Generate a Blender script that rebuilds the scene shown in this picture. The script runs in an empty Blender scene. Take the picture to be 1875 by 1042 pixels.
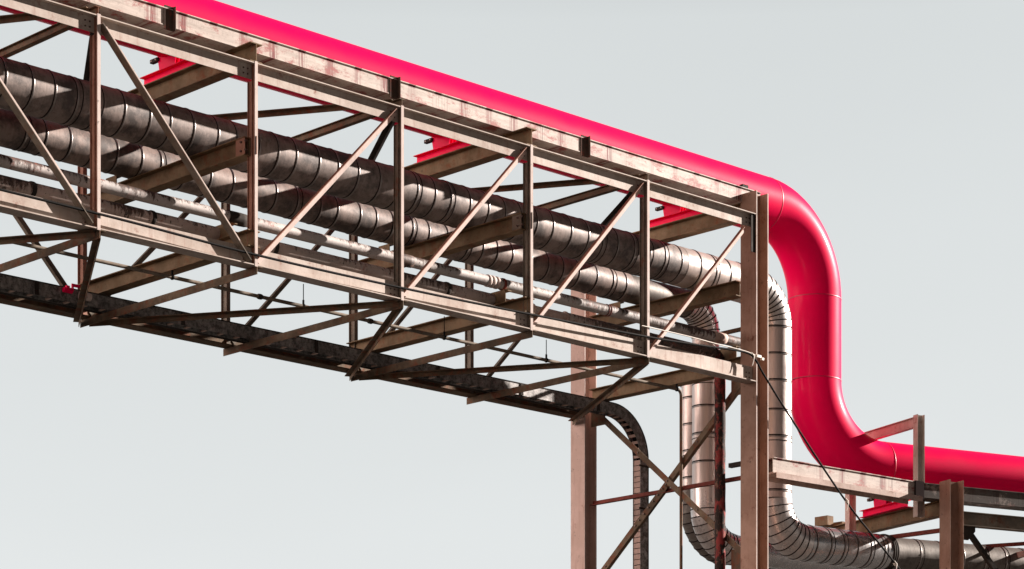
import bpy, math, random
from mathutils import Vector, Matrix
random.seed(4)
R = math.radians
scene = bpy.context.scene
COL = scene.collection

# ---------------------------------------------------------------- camera
cam_d = bpy.data.cameras.new("camera")
cam = bpy.data.objects.new("camera", cam_d)
COL.objects.link(cam)
cam.location = (-18.49455, -26.69998, 1.6)
cam.rotation_euler = (R(90), 0, -0.7656698)
cam_d.sensor_fit = 'HORIZONTAL'
cam_d.sensor_width = 36.0
cam_d.lens = 4673.23 / 1875 * 36.0
cam_d.shift_x = 0.0
cam_d.shift_y = (1724.03 - 521.0) / 1875
cam_d.clip_start = 0.1
cam_d.clip_end = 6000
scene.camera = cam

# ---------------------------------------------------------------- light, sky, exposure
SUN_AZ = 69.0      # degrees from -Y towards +X
SUN_EL = 21.2
sun_d = bpy.data.lights.new("sun", 'SUN')
sun_d.energy = 5.0
sun_d.angle = R(0.5)
sun_d.color = (1.0, 0.88, 0.80)
sun = bpy.data.objects.new("sun", sun_d)
COL.objects.link(sun)
to_sun = Vector((math.cos(R(SUN_EL)) * math.sin(R(SUN_AZ)),
                 -math.cos(R(SUN_EL)) * math.cos(R(SUN_AZ)), math.sin(R(SUN_EL))))
sun.rotation_euler = to_sun.to_track_quat('Z', 'Y').to_euler()
sun.location = (40, -20, 30)

world = bpy.data.worlds.new("World")
scene.world = world
world.use_nodes = True
wn, wl = world.node_tree.nodes, world.node_tree.links
wn.clear()
wo = wn.new('ShaderNodeOutputWorld')
wb = wn.new('ShaderNodeBackground')
sky = wn.new('ShaderNodeTexSky')
sky.sky_type = 'NISHITA'
sky.sun_disc = False
sky.sun_elevation = R(SUN_EL)
sky.sun_rotation = math.pi - R(SUN_AZ)
sky.dust_density = 2.0
hs = wn.new('ShaderNodeHueSaturation')
hs.inputs['Saturation'].default_value = 0.35
hs.inputs['Value'].default_value = 0.35
tc = wn.new('ShaderNodeTexCoord')
sep = wn.new('ShaderNodeSeparateXYZ')
ramp = wn.new('ShaderNodeValToRGB')
el = ramp.color_ramp.elements
el[0].position = 0.0
el[0].color = (4.25, 4.34, 4.34, 1)
el[1].position = 1.0
el[1].color = (0.18, 0.23, 0.30, 1)
for p, c in ((0.14, (4.15, 4.30, 4.32)), (0.34, (3.66, 3.84, 3.87)), (0.46, (1.0, 1.12, 1.22))):
    e = el.new(p); e.color = c + (1,)
mixw = wn.new('ShaderNodeMix')
mixw.data_type = 'RGBA'
mixw.inputs[0].default_value = 0.94
wl.new(tc.outputs['Generated'], sep.inputs[0])
wl.new(sep.outputs['Z'], ramp.inputs[0])
wl.new(sky.outputs[0], hs.inputs['Color'])
wl.new(hs.outputs[0], mixw.inputs[6])
hz = wn.new('ShaderNodeTexNoise'); hz.inputs['Scale'].default_value = 2.2; hz.inputs['Detail'].default_value = 4
hmp = wn.new('ShaderNodeVectorMath'); hmp.operation = 'MULTIPLY'; hmp.inputs[1].default_value = (1, 1, 3.5)
wl.new(tc.outputs['Generated'], hmp.inputs[0]); wl.new(hmp.outputs[0], hz.inputs['Vector'])
hmr = wn.new('ShaderNodeMapRange'); hmr.inputs[1].default_value = 0.3; hmr.inputs[2].default_value = 0.7
hmr.inputs[3].default_value = 0.975; hmr.inputs[4].default_value = 1.025
wl.new(hz.outputs['Fac'], hmr.inputs[0])
hsc = wn.new('ShaderNodeVectorMath'); hsc.operation = 'SCALE'
wl.new(ramp.outputs[0], hsc.inputs[0]); wl.new(hmr.outputs[0], hsc.inputs['Scale'])
wl.new(hsc.outputs[0], mixw.inputs[7])
# sky dimmed behind camera to deepen shade; added west glow lights the -X faces
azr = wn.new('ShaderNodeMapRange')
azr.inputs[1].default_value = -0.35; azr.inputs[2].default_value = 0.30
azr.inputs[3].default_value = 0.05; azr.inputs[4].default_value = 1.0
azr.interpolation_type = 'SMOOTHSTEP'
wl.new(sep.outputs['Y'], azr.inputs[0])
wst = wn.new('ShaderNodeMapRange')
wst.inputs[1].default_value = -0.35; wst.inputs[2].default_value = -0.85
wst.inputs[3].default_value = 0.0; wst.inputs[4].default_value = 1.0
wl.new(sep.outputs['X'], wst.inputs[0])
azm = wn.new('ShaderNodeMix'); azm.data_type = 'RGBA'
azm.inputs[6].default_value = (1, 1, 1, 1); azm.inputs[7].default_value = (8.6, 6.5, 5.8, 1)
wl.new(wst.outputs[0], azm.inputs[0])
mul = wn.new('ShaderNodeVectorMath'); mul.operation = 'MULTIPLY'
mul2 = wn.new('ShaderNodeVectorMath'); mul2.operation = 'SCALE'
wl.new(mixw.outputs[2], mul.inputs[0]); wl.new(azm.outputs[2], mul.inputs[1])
band = wn.new('ShaderNodeMapRange')           # bright haze line low on the horizon all round
band.inputs[1].default_value = 0.07; band.inputs[2].default_value = 0.17
band.inputs[3].default_value = 0.18; band.inputs[4].default_value = 0.0
wl.new(sep.outputs['Z'], band.inputs[0])
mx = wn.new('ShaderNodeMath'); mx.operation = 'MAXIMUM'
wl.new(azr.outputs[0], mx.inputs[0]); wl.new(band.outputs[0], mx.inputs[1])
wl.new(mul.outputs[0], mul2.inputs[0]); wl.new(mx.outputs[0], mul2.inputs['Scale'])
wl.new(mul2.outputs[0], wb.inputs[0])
wb.inputs[1].default_value = 0.080
wl.new(wb.outputs[0], wo.inputs[0])

scene.view_settings.view_transform = 'Standard'
scene.view_settings.look = 'None'
scene.view_settings.gamma = 1.0
scene.view_settings.exposure = 1.3
scene.render.engine = 'CYCLES'
scene.cycles.max_bounces = 6

# ---------------------------------------------------------------- materials
class NT:
    def __init__(s, name):
        s.m = bpy.data.materials.new(name); s.m.use_nodes = True
        s.n, s.l = s.m.node_tree.nodes, s.m.node_tree.links
        s.b = s.n['Principled BSDF']
        s.geo = s.n.new('ShaderNodeNewGeometry')
    def new(s, t): return s.n.new(t)
    def pos(s, sx=1, sy=1, sz=1):
        mp = s.new('ShaderNodeVectorMath'); mp.operation = 'MULTIPLY'
        s.l.new(s.geo.outputs['Position'], mp.inputs[0])
        mp.inputs[1].default_value = (sx, sy, sz)
        return mp.outputs[0]
    def noise(s, vec, scale, detail=5, rough=0.6):
        n = s.new('ShaderNodeTexNoise')
        s.l.new(vec, n.inputs['Vector'])
        n.inputs['Scale'].default_value = scale
        n.inputs['Detail'].default_value = detail
        n.inputs['Roughness'].default_value = rough
        return n.outputs['Fac']
    def thr(s, v, a, b, lo=0.0, hi=1.0):
        m = s.new('ShaderNodeMapRange')
        s.l.new(v, m.inputs[0])
        m.inputs[1].default_value = a; m.inputs[2].default_value = b
        m.inputs[3].default_value = lo; m.inputs[4].default_value = hi
        return m.outputs[0]
    def math(s, op, a, b=None, c=None):
        m = s.new('ShaderNodeMath'); m.operation = op
        for i, x in enumerate((a, b, c)):
            if x is None: continue
            if isinstance(x, (int, float)): m.inputs[i].default_value = x
            else: s.l.new(x, m.inputs[i])
        return m.outputs[0]
    def mix(s, f, a, b):
        m = s.new('ShaderNodeMix'); m.data_type = 'RGBA'
        if isinstance(f, (int, float)): m.inputs[0].default_value = f
        else: s.l.new(f, m.inputs[0])
        for i, x in ((6, a), (7, b)):
            if isinstance(x, tuple): m.inputs[i].default_value = x + (1,)
            else: s.l.new(x, m.inputs[i])
        return m.outputs[2]
    def comp(s, axis):
        x = s.new('ShaderNodeSeparateXYZ'); s.l.new(s.geo.outputs['Position'], x.inputs[0])
        return x.outputs[axis]
    def done(s, col, rough=0.6, metal=0.0, bump=None, bs=0.15, bd=0.01, coat=0.0, spec=0.5):
        if isinstance(col, tuple): s.b.inputs['Base Color'].default_value = col + (1,)
        else: s.l.new(col, s.b.inputs['Base Color'])
        if isinstance(rough, (int, float)): s.b.inputs['Roughness'].default_value = rough
        else: s.l.new(rough, s.b.inputs['Roughness'])
        s.b.inputs['Metallic'].default_value = metal
        s.b.inputs['Coat Weight'].default_value = coat
        s.b.inputs['Coat Roughness'].default_value = 0.12
        s.b.inputs['Specular IOR Level'].default_value = spec
        if bump is not None:
            bp = s.new('ShaderNodeBump')
            bp.inputs['Strength'].default_value = bs
            bp.inputs['Distance'].default_value = bd
            s.l.new(bump, bp.inputs['Height']); s.l.new(bp.outputs[0], s.b.inputs['Normal'])
        return s.m

def steel(name, a, b, rust, amt=0.5, rough=0.65, rs=5.0, grime=(0.03, 0.025, 0.02), ga=0.60, spec=0.12):
    """painted, weathered steel: two paint tones, rust patches, run-down streaks, grime"""
    t = NT(name)
    p = t.pos()
    n1 = t.noise(p, 2.4, 7, 0.7)
    c = t.mix(t.thr(n1, 0.40, 0.60), a, b)
    n3 = t.noise(t.pos(9, 9, 0.9), 1.5, 4, 0.6)
    c = t.mix(t.thr(n3, 0.55, 0.80, 0, 0.55), c, rust)
    n2 = t.noise(p, rs, 8, 0.72)
    c = t.mix(t.thr(n2, 1 - amt - 0.02, 1 - amt + 0.10, 0, 0.85), c, rust)
    big = t.noise(p, 0.55, 3, 0.5)
    c = t.mix(t.thr(big, 0.52, 0.68, 0, 0.28 if a[0] > 0.5 else 0.5), c, tuple(0.55 * q for q in b))
    n4 = t.noise(p, 11.0, 6, 0.7)
    c = t.mix(t.thr(n4, ga, ga + 0.12, 0, 0.7), c, grime)
    return t.done(c, t.thr(n2, 0.3, 0.7, rough - 0.12, rough + 0.12), 0.0, n4, 0.25, 0.01, spec=spec)

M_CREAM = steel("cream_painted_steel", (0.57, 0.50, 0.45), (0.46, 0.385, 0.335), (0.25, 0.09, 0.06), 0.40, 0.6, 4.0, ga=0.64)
M_POSTR = steel("red_brown_steel", (0.40, 0.215, 0.16), (0.31, 0.16, 0.115), (0.24, 0.075, 0.045), 0.42)
M_POSTG = steel("olive_grey_steel", (0.24, 0.205, 0.165), (0.15, 0.13, 0.105), (0.19, 0.085, 0.05), 0.42)
M_FLANGE = steel("pale_flange_tone", (0.66, 0.56, 0.52), (0.6, 0.5, 0.46), (0.35, 0.2, 0.16), 0.30)  # lighter than the webs; on steel edges it paints in sunlight
M_BEAM = steel("brown_beam_steel", (0.27, 0.19, 0.115), (0.165, 0.115, 0.066), (0.22, 0.085, 0.045), 0.45, 0.7)
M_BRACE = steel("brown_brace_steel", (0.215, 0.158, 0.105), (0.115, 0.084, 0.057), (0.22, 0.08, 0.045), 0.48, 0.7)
M_BRACEP = steel("pale_brace_paint", (0.60, 0.47, 0.42), (0.46, 0.34, 0.29), (0.22, 0.09, 0.06), 0.40, 0.6)
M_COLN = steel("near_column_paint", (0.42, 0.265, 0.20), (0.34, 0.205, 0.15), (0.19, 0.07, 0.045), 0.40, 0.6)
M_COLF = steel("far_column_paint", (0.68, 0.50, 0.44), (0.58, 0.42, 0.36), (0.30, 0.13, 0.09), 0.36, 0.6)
M_DARK = steel("dark_steel", (0.055, 0.05, 0.045), (0.035, 0.03, 0.027), (0.07, 0.04, 0.028), 0.35, 0.75, spec=0.08)
M_STIFF = steel("dark_rusty_plate", (0.085, 0.055, 0.042), (0.05, 0.034, 0.028), (0.20, 0.05, 0.035), 0.46, 0.8, 9.0, spec=0.1)
M_REDSTEEL = steel("red_oxide_steel", (0.24, 0.06, 0.045), (0.17, 0.04, 0.03), (0.10, 0.025, 0.02), 0.45, 0.65)

def stringer_mat(name, zt, h, dirt_shade=0.0, per=0.5):
    t = NT(name)
    p = t.pos()
    wood = t.noise(t.pos(1.0, 1.0, 9.0), 2.2, 7, 0.7)
    c = t.mix(t.thr(wood, 0.35, 0.68), (0.60, 0.525, 0.475), (0.40, 0.34, 0.30))
    x = t.comp('X'); z = t.comp('Z')
    down = t.thr(z, zt - h, zt, 1.0, 0.0)                      # 0 top .. 1 bottom
    pp = t.math('PINGPONG', x, per / 2)                          # 0 at each clip
    near = t.thr(pp, 0.03, 0.10, 1.0, 0.0)
    st = t.noise(t.pos(34, 0, 0.9), 1.0, 2, 0.5)
    reach = t.noise(t.pos(20, 0, 0), 1.0, 3, 0.6)
    live = t.math('GREATER_THAN', t.math('MULTIPLY', reach, 1.95), down)
    wh = t.new('ShaderNodeTexWhiteNoise'); wh.noise_dimensions = '1D'
    t.l.new(t.math('FLOOR', t.math('ADD', t.math('DIVIDE', x, per), 0.5)), wh.inputs['W'])
    amp = t.thr(wh.outputs['Value'], 0.15, 0.75)
    s1 = t.math('MULTIPLY', t.math('MULTIPLY', t.math('MULTIPLY', t.thr(st, 0.40, 0.52), near), live), amp)
    notch = t.math('MULTIPLY', t.thr(down, 0.10, 0.22, 1.0, 0.0), t.thr(pp, 0.05, 0.075, 1.0, 0.0))
    c = t.mix(t.math('MULTIPLY', s1, 1.0), c, (0.17, 0.018, 0.018))
    c = t.mix(notch, c, (0.13, 0.02, 0.02))
    st2 = t.noise(t.pos(46, 0, 0.5), 1.0, 2, 0.5)
    zone = t.thr(t.noise(t.pos(1.4, 0, 0), 1.0, 2, 0.5), 0.52, 0.62)
    s2 = t.math('MULTIPLY', t.math('MULTIPLY', t.thr(st2, 0.58, 0.64), zone), live)
    c = t.mix(t.math('MULTIPLY', s2, 0.9), c, (0.11, 0.04, 0.035))
    bl = t.noise(t.pos(1, 1, 2.2), 2.6, 8, 0.75)
    c = t.mix(t.thr(bl, 0.52, 0.61, 0, 0.9), c, (0.30, 0.055, 0.05))
    fg = t.noise(t.pos(3, 3, 3), 6.0, 7, 0.8)
    c = t.mix(t.thr(fg, 0.54, 0.66, 0, 0.55), c, (0.20, 0.15, 0.12))
    if dirt_shade:  # blotches darken the turned lower girder, standing in for shade
        d = t.noise(p, 3.0, 8, 0.75)
        c = t.mix(t.thr(d, 0.5 - dirt_shade, 0.62 - dirt_shade, 0, 0.9), c, (0.06, 0.055, 0.05))
    return t.done(c, 0.6, 0.0, wood, 0.2, 0.008, spec=0.3)
M_STR = stringer_mat("stained_girder_paint", 13.724, 0.256)
M_STR2 = stringer_mat("stained_lower_girder_paint", 9.487, 0.256)
M_STR3 = stringer_mat("shaded_lower_girder_paint", 9.487, 0.256, 0.16)  # shaded copy of the girder paint, for the unlit turned span

def clad(name, a, b, soot, sa, axis, rough=0.42, metal=0.55, dirt_shade=None):
    """metal jacket: fine brushing around the pipe plus soot blotches"""
    t = NT(name)
    s = {'X': (22, 1.2, 1.2), 'Z': (1.6, 1.6, 14), 'V': (20, 20, 0.7)}[axis]
    br = t.noise(t.pos(*s), 2.0, 5, 0.7)
    c = t.mix(t.thr(br, 0.3, 0.7), a, b)
    if axis == 'X':
        wh = t.new('ShaderNodeTexWhiteNoise'); wh.noise_dimensions = '1D'
        t.l.new(t.math('FLOOR', t.math('DIVIDE', t.comp('X'), 0.72)), wh.inputs['W'])
        c = t.mix(t.thr(wh.outputs['Value'], 0.0, 1.0, 0.0, 0.5), c, tuple(0.45 * q for q in a))
    n = t.noise(t.pos(), 2.1, 8, 0.75)
    c = t.mix(t.thr(n, sa, sa + 0.16, 0, 0.85), c, soot)
    if dirt_shade:
        f = t.noise(t.pos(), 14, 6, 0.7)
        c = t.mix(t.thr(f, 0.56, 0.66, 0, 0.5), c, dirt_shade)
    dent = t.noise(t.pos(), 5.0, 3, 0.5)
    return t.done(c, t.thr(n, 0.3, 0.7, rough - 0.1, rough + 0.14), metal, dent, 0.22, 0.02)
M_JACK = clad("weathered_jacket_metal", (0.40, 0.325, 0.295), (0.27, 0.225, 0.205), (0.055, 0.05, 0.048), 0.445, 'X', 0.5, 0.12, (0.12, 0.09, 0.08))
M_JACK2 = clad("weathered_jacket_metal_far", (0.40, 0.315, 0.28), (0.27, 0.215, 0.19), (0.05, 0.045, 0.043), 0.44, 'X', 0.5, 0.12, (0.12, 0.09, 0.08))
M_SHINE = clad("clean_jacket_metal", (0.72, 0.64, 0.60), (0.56, 0.48, 0.45), (0.30, 0.22, 0.20), 0.62, 'V', 0.36, 0.55)
M_GORE = clad("bright_elbow_metal", (0.82, 0.78, 0.76), (0.62, 0.58, 0.56), (0.24, 0.20, 0.19), 0.60, 'V', 0.28, 0.65)
M_RUN = clad("bright_run_metal", (0.74, 0.74, 0.75), (0.56, 0.56, 0.57), (0.20, 0.18, 0.17), 0.58, 'X', 0.22, 0.78)
M_RUND = clad("dull_run_metal", (0.22, 0.20, 0.18), (0.13, 0.12, 0.105), (0.05, 0.04, 0.035), 0.5, 'X', 0.5, 0.4, (0.08, 0.05, 0.04))
M_BAND = NT("band_metal").done((0.30, 0.28, 0.27), 0.34, 0.9)
M_SEAM = NT("dark_seam").done((0.025, 0.02, 0.02), 0.9, 0.0, spec=0.0)
M_WIRE = NT("black_cable_sheath").done((0.010, 0.010, 0.010), 0.7, spec=0.08)
M_TIE = NT("pale_tie_wire").done((0.75, 0.7, 0.62), 0.5)
M_BOLT = NT("bolt_steel").done((0.12, 0.075, 0.06), 0.5, 0.3)

def pink():
    t = NT("glossy_pink_paint")
    n = t.noise(t.pos(), 1.3, 6, 0.6)
    c = t.mix(t.thr(n, 0.3, 0.7), (0.98, 0.0, 0.090), (0.90, 0.0, 0.078))
    d = t.noise(t.pos(0.6, 2, 3), 6, 7, 0.75)
    c = t.mix(t.thr(d, 0.60, 0.80, 0, 0.45), c, (0.55, 0.03, 0.09))
    f = t.noise(t.pos(), 38, 4, 0.6)
    return t.done(c, t.thr(n, 0.3, 0.7, 0.38, 0.5), 0.0, f, 0.12, 0.004, coat=0.08, spec=0.04)
M_PINK = pink()
M_PINKSEAM = NT("pink_seam").done((0.66, 0.002, 0.065), 0.4)

def peel(name, a, b, rust, base_thr, darkx=None, zc=0.0, zr=0.08, tb=0.16):
    t = NT(name)
    n = t.noise(t.pos(), 1.1, 4, 0.6)
    c = t.mix(t.thr(n, 0.35, 0.65), a, b)
    st = t.noise(t.pos(9, 3, 2.2), 1.8, 8, 0.78)
    big = t.noise(t.pos(0.75, 0.2, 0.2), 1.0, 3, 0.6)
    v = t.math('ADD', st, t.math('MULTIPLY', t.math('SUBTRACT', big, 0.5), 0.9))
    v = t.math('ADD', v, t.thr(t.comp('Z'), zc - zr, zc + zr, -tb, tb))
    if darkx:
        v = t.math('ADD', v, t.thr(t.comp('X'), darkx[0], darkx[1], 0, darkx[2]))
    c = t.mix(t.thr(v, base_thr - 0.10, base_thr, 0, 0.45), c, tuple(0.5 * q for q in a))
    c = t.mix(t.thr(v, base_thr, base_thr + 0.045), c, rust)
    sp = t.noise(t.pos(), 17, 5, 0.75)
    c = t.mix(t.thr(t.math('ADD', sp, t.math('MULTIPLY', v, 0.35)), 0.765, 0.80, 0, 0.95), c, (0.03, 0.024, 0.022))
    rr = t.noise(t.pos(), 4.5, 8, 0.8)
    c = t.mix(t.thr(rr, 0.56, 0.66, 0, 0.8), c, (0.30, 0.085, 0.055))
    return t.done(c, 0.6, 0.0, sp, 0.4, 0.01)
M_PEEL = peel("peeling_white_paint", (0.62, 0.56, 0.53), (0.44, 0.43, 0.42), (0.09, 0.058, 0.046), 0.57, (8.0, 11.0, 0.16), 11.315, 0.08)
M_PEEL2 = peel("peeling_rusty_paint", (0.66, 0.53, 0.47), (0.44, 0.38, 0.35), (0.11, 0.07, 0.055), 0.56, (9.3, 10.5, 0.3), 11.115, 0.09, 0.12)
def riser_mat():
    t = NT("flaking_red_rust")
    n = t.noise(t.pos(1, 1, 0.55), 5.5, 8, 0.75)
    c = t.mix(t.thr(n, 0.50, 0.55), (0.035, 0.024, 0.020), (0.30, 0.045, 0.042))
    k = t.noise(t.pos(1, 1, 0.8), 13, 6, 0.75)
    c = t.mix(t.thr(k, 0.56, 0.60, 0, 0.9), c, (0.24, 0.12, 0.085))
    return t.done(c, 0.75, 0.0, n, 0.7, 0.03, spec=0.2)
M_RISER = riser_mat()

def tray_mat():
    t = NT("mottled_galvanised_tray")
    n = t.noise(t.pos(1, 1, 1), 9, 8, 0.8)
    c = t.mix(t.thr(n, 0.42, 0.62), (0.08, 0.077, 0.074), (0.40, 0.39, 0.38))
    m = t.noise(t.pos(), 1.5, 4, 0.6)
    c = t.mix(t.thr(m, 0.45, 0.7, 0, 0.6), c, (0.05, 0.045, 0.042))
    return t.done(c, 0.6, 0.2, n, 0.2, 0.01)
M_TRAY = tray_mat()

def ground_mat():
    t = NT("gravel_ground")
    n = t.noise(t.pos(), 0.35, 8, 0.7)
    n2 = t.noise(t.pos(), 14, 6, 0.7)
    c = t.mix(t.thr(n, 0.3, 0.7), (0.030, 0.026, 0.022), (0.050, 0.043, 0.036))
    c = t.mix(t.thr(n2, 0.4, 0.7, 0, 0.5), c, (0.018, 0.016, 0.014))
    return t.done(c, 0.9, 0.0, n2, 0.5, 0.03)
M_GROUND = ground_mat()

# ---------------------------------------------------------------- mesh helpers
class MB:
    def __init__(s): s.v, s.f, s.sm, s.mi = [], [], [], []
    def add(s, vs, fs, smooth=False, mi=0):
        k = len(s.v); s.v += [Vector(v) for v in vs]
        for f in fs:
            s.f.append([i + k for i in f]); s.sm.append(smooth); s.mi.append(mi)
        return s
    def build(s, name, parent, *mats):
        me = bpy.data.meshes.new(name)
        o = parent.matrix_world.translation if False else (parent['_o'] if parent and '_o' in parent else None)
        off = Vector(OFF[parent.name]) if parent else Vector((0, 0, 0))
        me.from_pydata([tuple(v - off) for v in s.v], [], s.f)
        for m in mats: me.materials.append(m)
        for p, a, b in zip(me.polygons, s.sm, s.mi):
            p.use_smooth = a; p.material_index = b
        me.update()
        ob = bpy.data.objects.new(name, me); COL.objects.link(ob)
        if parent:
            ob.parent = parent
            OFF[ob.name] = OFF[parent.name]
        else:
            OFF[ob.name] = (0, 0, 0)
        return ob
OFF = {}
def tag(o, label, cat=None, group=None, kind=None):
    o['label'] = label
    if cat: o['category'] = cat
    if group: o['group'] = group
    if kind: o['kind'] = kind
    return o
def thing(name, loc, label, cat, group=None):
    o = bpy.data.objects.new(name, None); COL.objects.link(o)
    o.location = loc; o.empty_display_size = 0.3
    OFF[o.name] = tuple(loc)
    return tag(o, label, cat, group)

# profiles (a = sideways, b = up), counter-clockwise
def pI(h, w, tw, tf):
    h2, w2, t2 = h / 2, w / 2, tw / 2
    return [(-w2, -h2), (w2, -h2), (w2, -h2 + tf), (t2, -h2 + tf), (t2, h2 - tf), (w2, h2 - tf), (w2, h2), (-w2, h2),
            (-w2, h2 - tf), (-t2, h2 - tf), (-t2, -h2 + tf), (-w2, -h2 + tf)]
def pR(w, h): return [(-w / 2, -h / 2), (w / 2, -h / 2), (w / 2, h / 2), (-w / 2, h / 2)]
def pL(a, b, t): return [(0, 0), (a, 0), (a, t), (t, t), (t, b), (0, b)]
def pTup(w, h, t):   # flange at b=0 on top, web hanging down
    return [(-w / 2, -t), (-t / 2, -t), (-t / 2, -h), (t / 2, -h), (t / 2, -t), (w / 2, -t), (w / 2, 0), (-w / 2, 0)]
def pTdn(w, h, t):   # flange at b=0 at bottom, web standing up
    return [(-w / 2, 0), (w / 2, 0), (w / 2, t), (t / 2, t), (t / 2, h), (-t / 2, h), (-t / 2, t), (-w / 2, t)]
def pU(w, h, t):     # channel, open towards +a
    return [(0, 0), (w, 0), (w, t), (t, t), (t, h - t), (w, h - t), (w, h), (0, h)]

def bar(mb, p0, p1, prof, up=(0, 0, 1), mi=0):
    p0, p1 = Vector(p0), Vector(p1)
    d = (p1 - p0).normalized(); u = Vector(up)
    v = (u - d * u.dot(d)).normalized(); s = d.cross(v)      # s = right-hand side
    n = len(prof); vs = []
    for q in (p0, p1):
        for a, b in prof: vs.append(q + s * a + v * b)
    fs = [[i, (i + 1) % n, n + (i + 1) % n, n + i] for i in range(n)]
    fs = [f[::-1] for f in fs]
    fs.append(list(range(n))); fs.append(list(range(2 * n - 1, n - 1, -1)))
    mb.add(vs, fs, False, mi)
    return mb
def box(mb, x0, x1, y0, y1, z0, z1, mi=0):
    vs = [(x, y, z) for z in (z0, z1) for y in (y0, y1) for x in (x0, x1)]
    fs = [[0, 2, 3, 1], [4, 5, 7, 6], [0, 1, 5, 4], [2, 6, 7, 3], [0, 4, 6, 2], [1, 3, 7, 5]]
    return mb.add(vs, fs, False, mi)
def frame_at(d, ref=None):
    d = d.normalized()
    r = ref or (Vector((0, 1, 0)) if abs(d.y) < 0.9 else Vector((1, 0, 0)))
    a = (r - d * r.dot(d)).normalized()
    return a, d.cross(a)
def tube(mb, pts, rad, seg=24, caps=True, mi=0, ref=None):
    """smooth round tube through pts; rad a number or one per point"""
    pts = [Vector(p) for p in pts]; n = len(pts)
    rs = rad if isinstance(rad, (list, tuple)) else [rad] * n
    vs = []; a = None
    for i, p in enumerate(pts):
        d = (pts[min(i + 1, n - 1)] - pts[max(i - 1, 0)]).normalized()
        if a is None: a, b = frame_at(d, ref)
        else:
            a = (a - d * a.dot(d)).normalized(); b = d.cross(a)
        if 0 < i < n - 1:      # mitre
            d0 = (p - pts[i - 1]).normalized(); k = 1 / max(0.3, d0.dot(d))
            bend = ((pts[i + 1] - p).normalized() - d0)
            bend = bend.normalized() if bend.length > 1e-6 else None
        else: bend = None
        for j in range(seg):
            t = 2 * math.pi * j / seg
            q = (a * math.cos(t) + b * math.sin(t)) * rs[i]
            if bend is not None: q = q + bend * (q.dot(bend)) * (k - 1)
            vs.append(p + q)
    fs = []
    for i in range(n - 1):
        for j in range(seg):
            k2 = (j + 1) % seg
            fs.append([i * seg + j, i * seg + k2, (i + 1) * seg + k2, (i + 1) * seg + j])
    mb.add(vs, fs, True, mi)
    if caps:
        mb.add(vs[:seg], [list(range(seg))[::-1]], False, mi)
        mb.add(vs[-seg:], [list(range(seg))], False, mi)
    return mb
def ring(mb, c, d, rad, w, h, seg=28, mi=0):
    """strap around a pipe: short raised collar with open middle"""
    c, d = Vector(c), Vector(d).normalized()
    a, b = frame_at(d)
    prof = [(-w / 2, rad - 0.004), (-w / 2, rad + h * 0.7), (-w / 4, rad + h), (w / 4, rad + h), (w / 2, rad + h * 0.7), (w / 2, rad - 0.004)]
    vs = []
    for x, r in prof:
        for j in range(seg):
            t = 2 * math.pi * j / seg
            vs.append(c + d * x + (a * math.cos(t) + b * math.sin(t)) * r)
    fs = []
    for i in range(len(prof) - 1):
        for j in range(seg):
            k = (j + 1) % seg
            fs.append([i * seg + j, i * seg + k, (i + 1) * seg + k, (i + 1) * seg + j])
    return mb.add(vs, fs, True, mi)
def arc(c0, p, c1, rb, n):
    """fillet of radius rb at corner p between directions p-c0 and c1-p -> points"""
    c0, p, c1 = Vector(c0), Vector(p), Vector(c1)
    d0 = (p - c0).normalized(); d1 = (c1 - p).normalized()
    th = d0.angle(d1); L = rb * math.tan(th / 2)
    s = p - d0 * L; e = p + d1 * L
    nrm = (d1 - d0 * d1.dot(d0)).normalized(); c = s + nrm * rb
    return [c - nrm * (math.cos(th * i / n) * rb) + d0 * (math.sin(th * i / n) * rb) for i in range(n + 1)]
def gored(mb, pts, rad, seg=30, mi=0, seam=1, first=True):
    """lobster-back elbow: separate conical gores with a dark lap line at every joint"""
    for i in range(len(pts) - 1):
        p, q = pts[i], pts[i + 1]
        m = MB()
        tube(m, [p, q], rad, seg, False)
        # mitre both rings onto the bisecting planes
        for end, (pt, prv, nxt) in enumerate(((p, pts[i - 1] if i else None, q), (q, p, pts[i + 2] if i + 2 < len(pts) else None))):
            if prv is None or nxt is None: continue
            dd = (q - p).normalized(); bis = ((pt - prv).normalized() + (nxt - pt).normalized()).normalized()
            for j in range(seg):
                w = m.v[end * seg + j] - pt
                m.v[end * seg + j] = pt + w - dd * (w.dot(bis) / dd.dot(bis))
        # lap: start slightly wider
        for j in range(seg):
            c = p; w = m.v[j] - c; m.v[j] = c + w * 1.018
        mb.add(m.v, m.f, True, mi)
        if i:
            bis = ((p - pts[i - 1]).normalized() + (q - p).normalized())
            ring(mb, p, bis, rad * 1.012, 0.018, 0.006, seg, seam)
    return mb

ZB = 10.549           # underside of bottom chords
ZT = 13.236           # top of top chords
NX = [-5.0, -2.5, 0.0, 2.5, 5.078, 7.596, 10.0885, 12.59]     # panel points; index 2 is the first full post in view
W = 4.08

# ================================================================ setting
g = MB(); S = 3000
g.add([(-S, -S, 0), (S, -S, 0), (S, S, 0), (-S, S, 0)], [[0, 1, 2, 3]])
tag(g.build('ground', None, M_GROUND), 'dark gravel ground far below the pipe bridge', 'ground', kind='structure')

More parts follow.
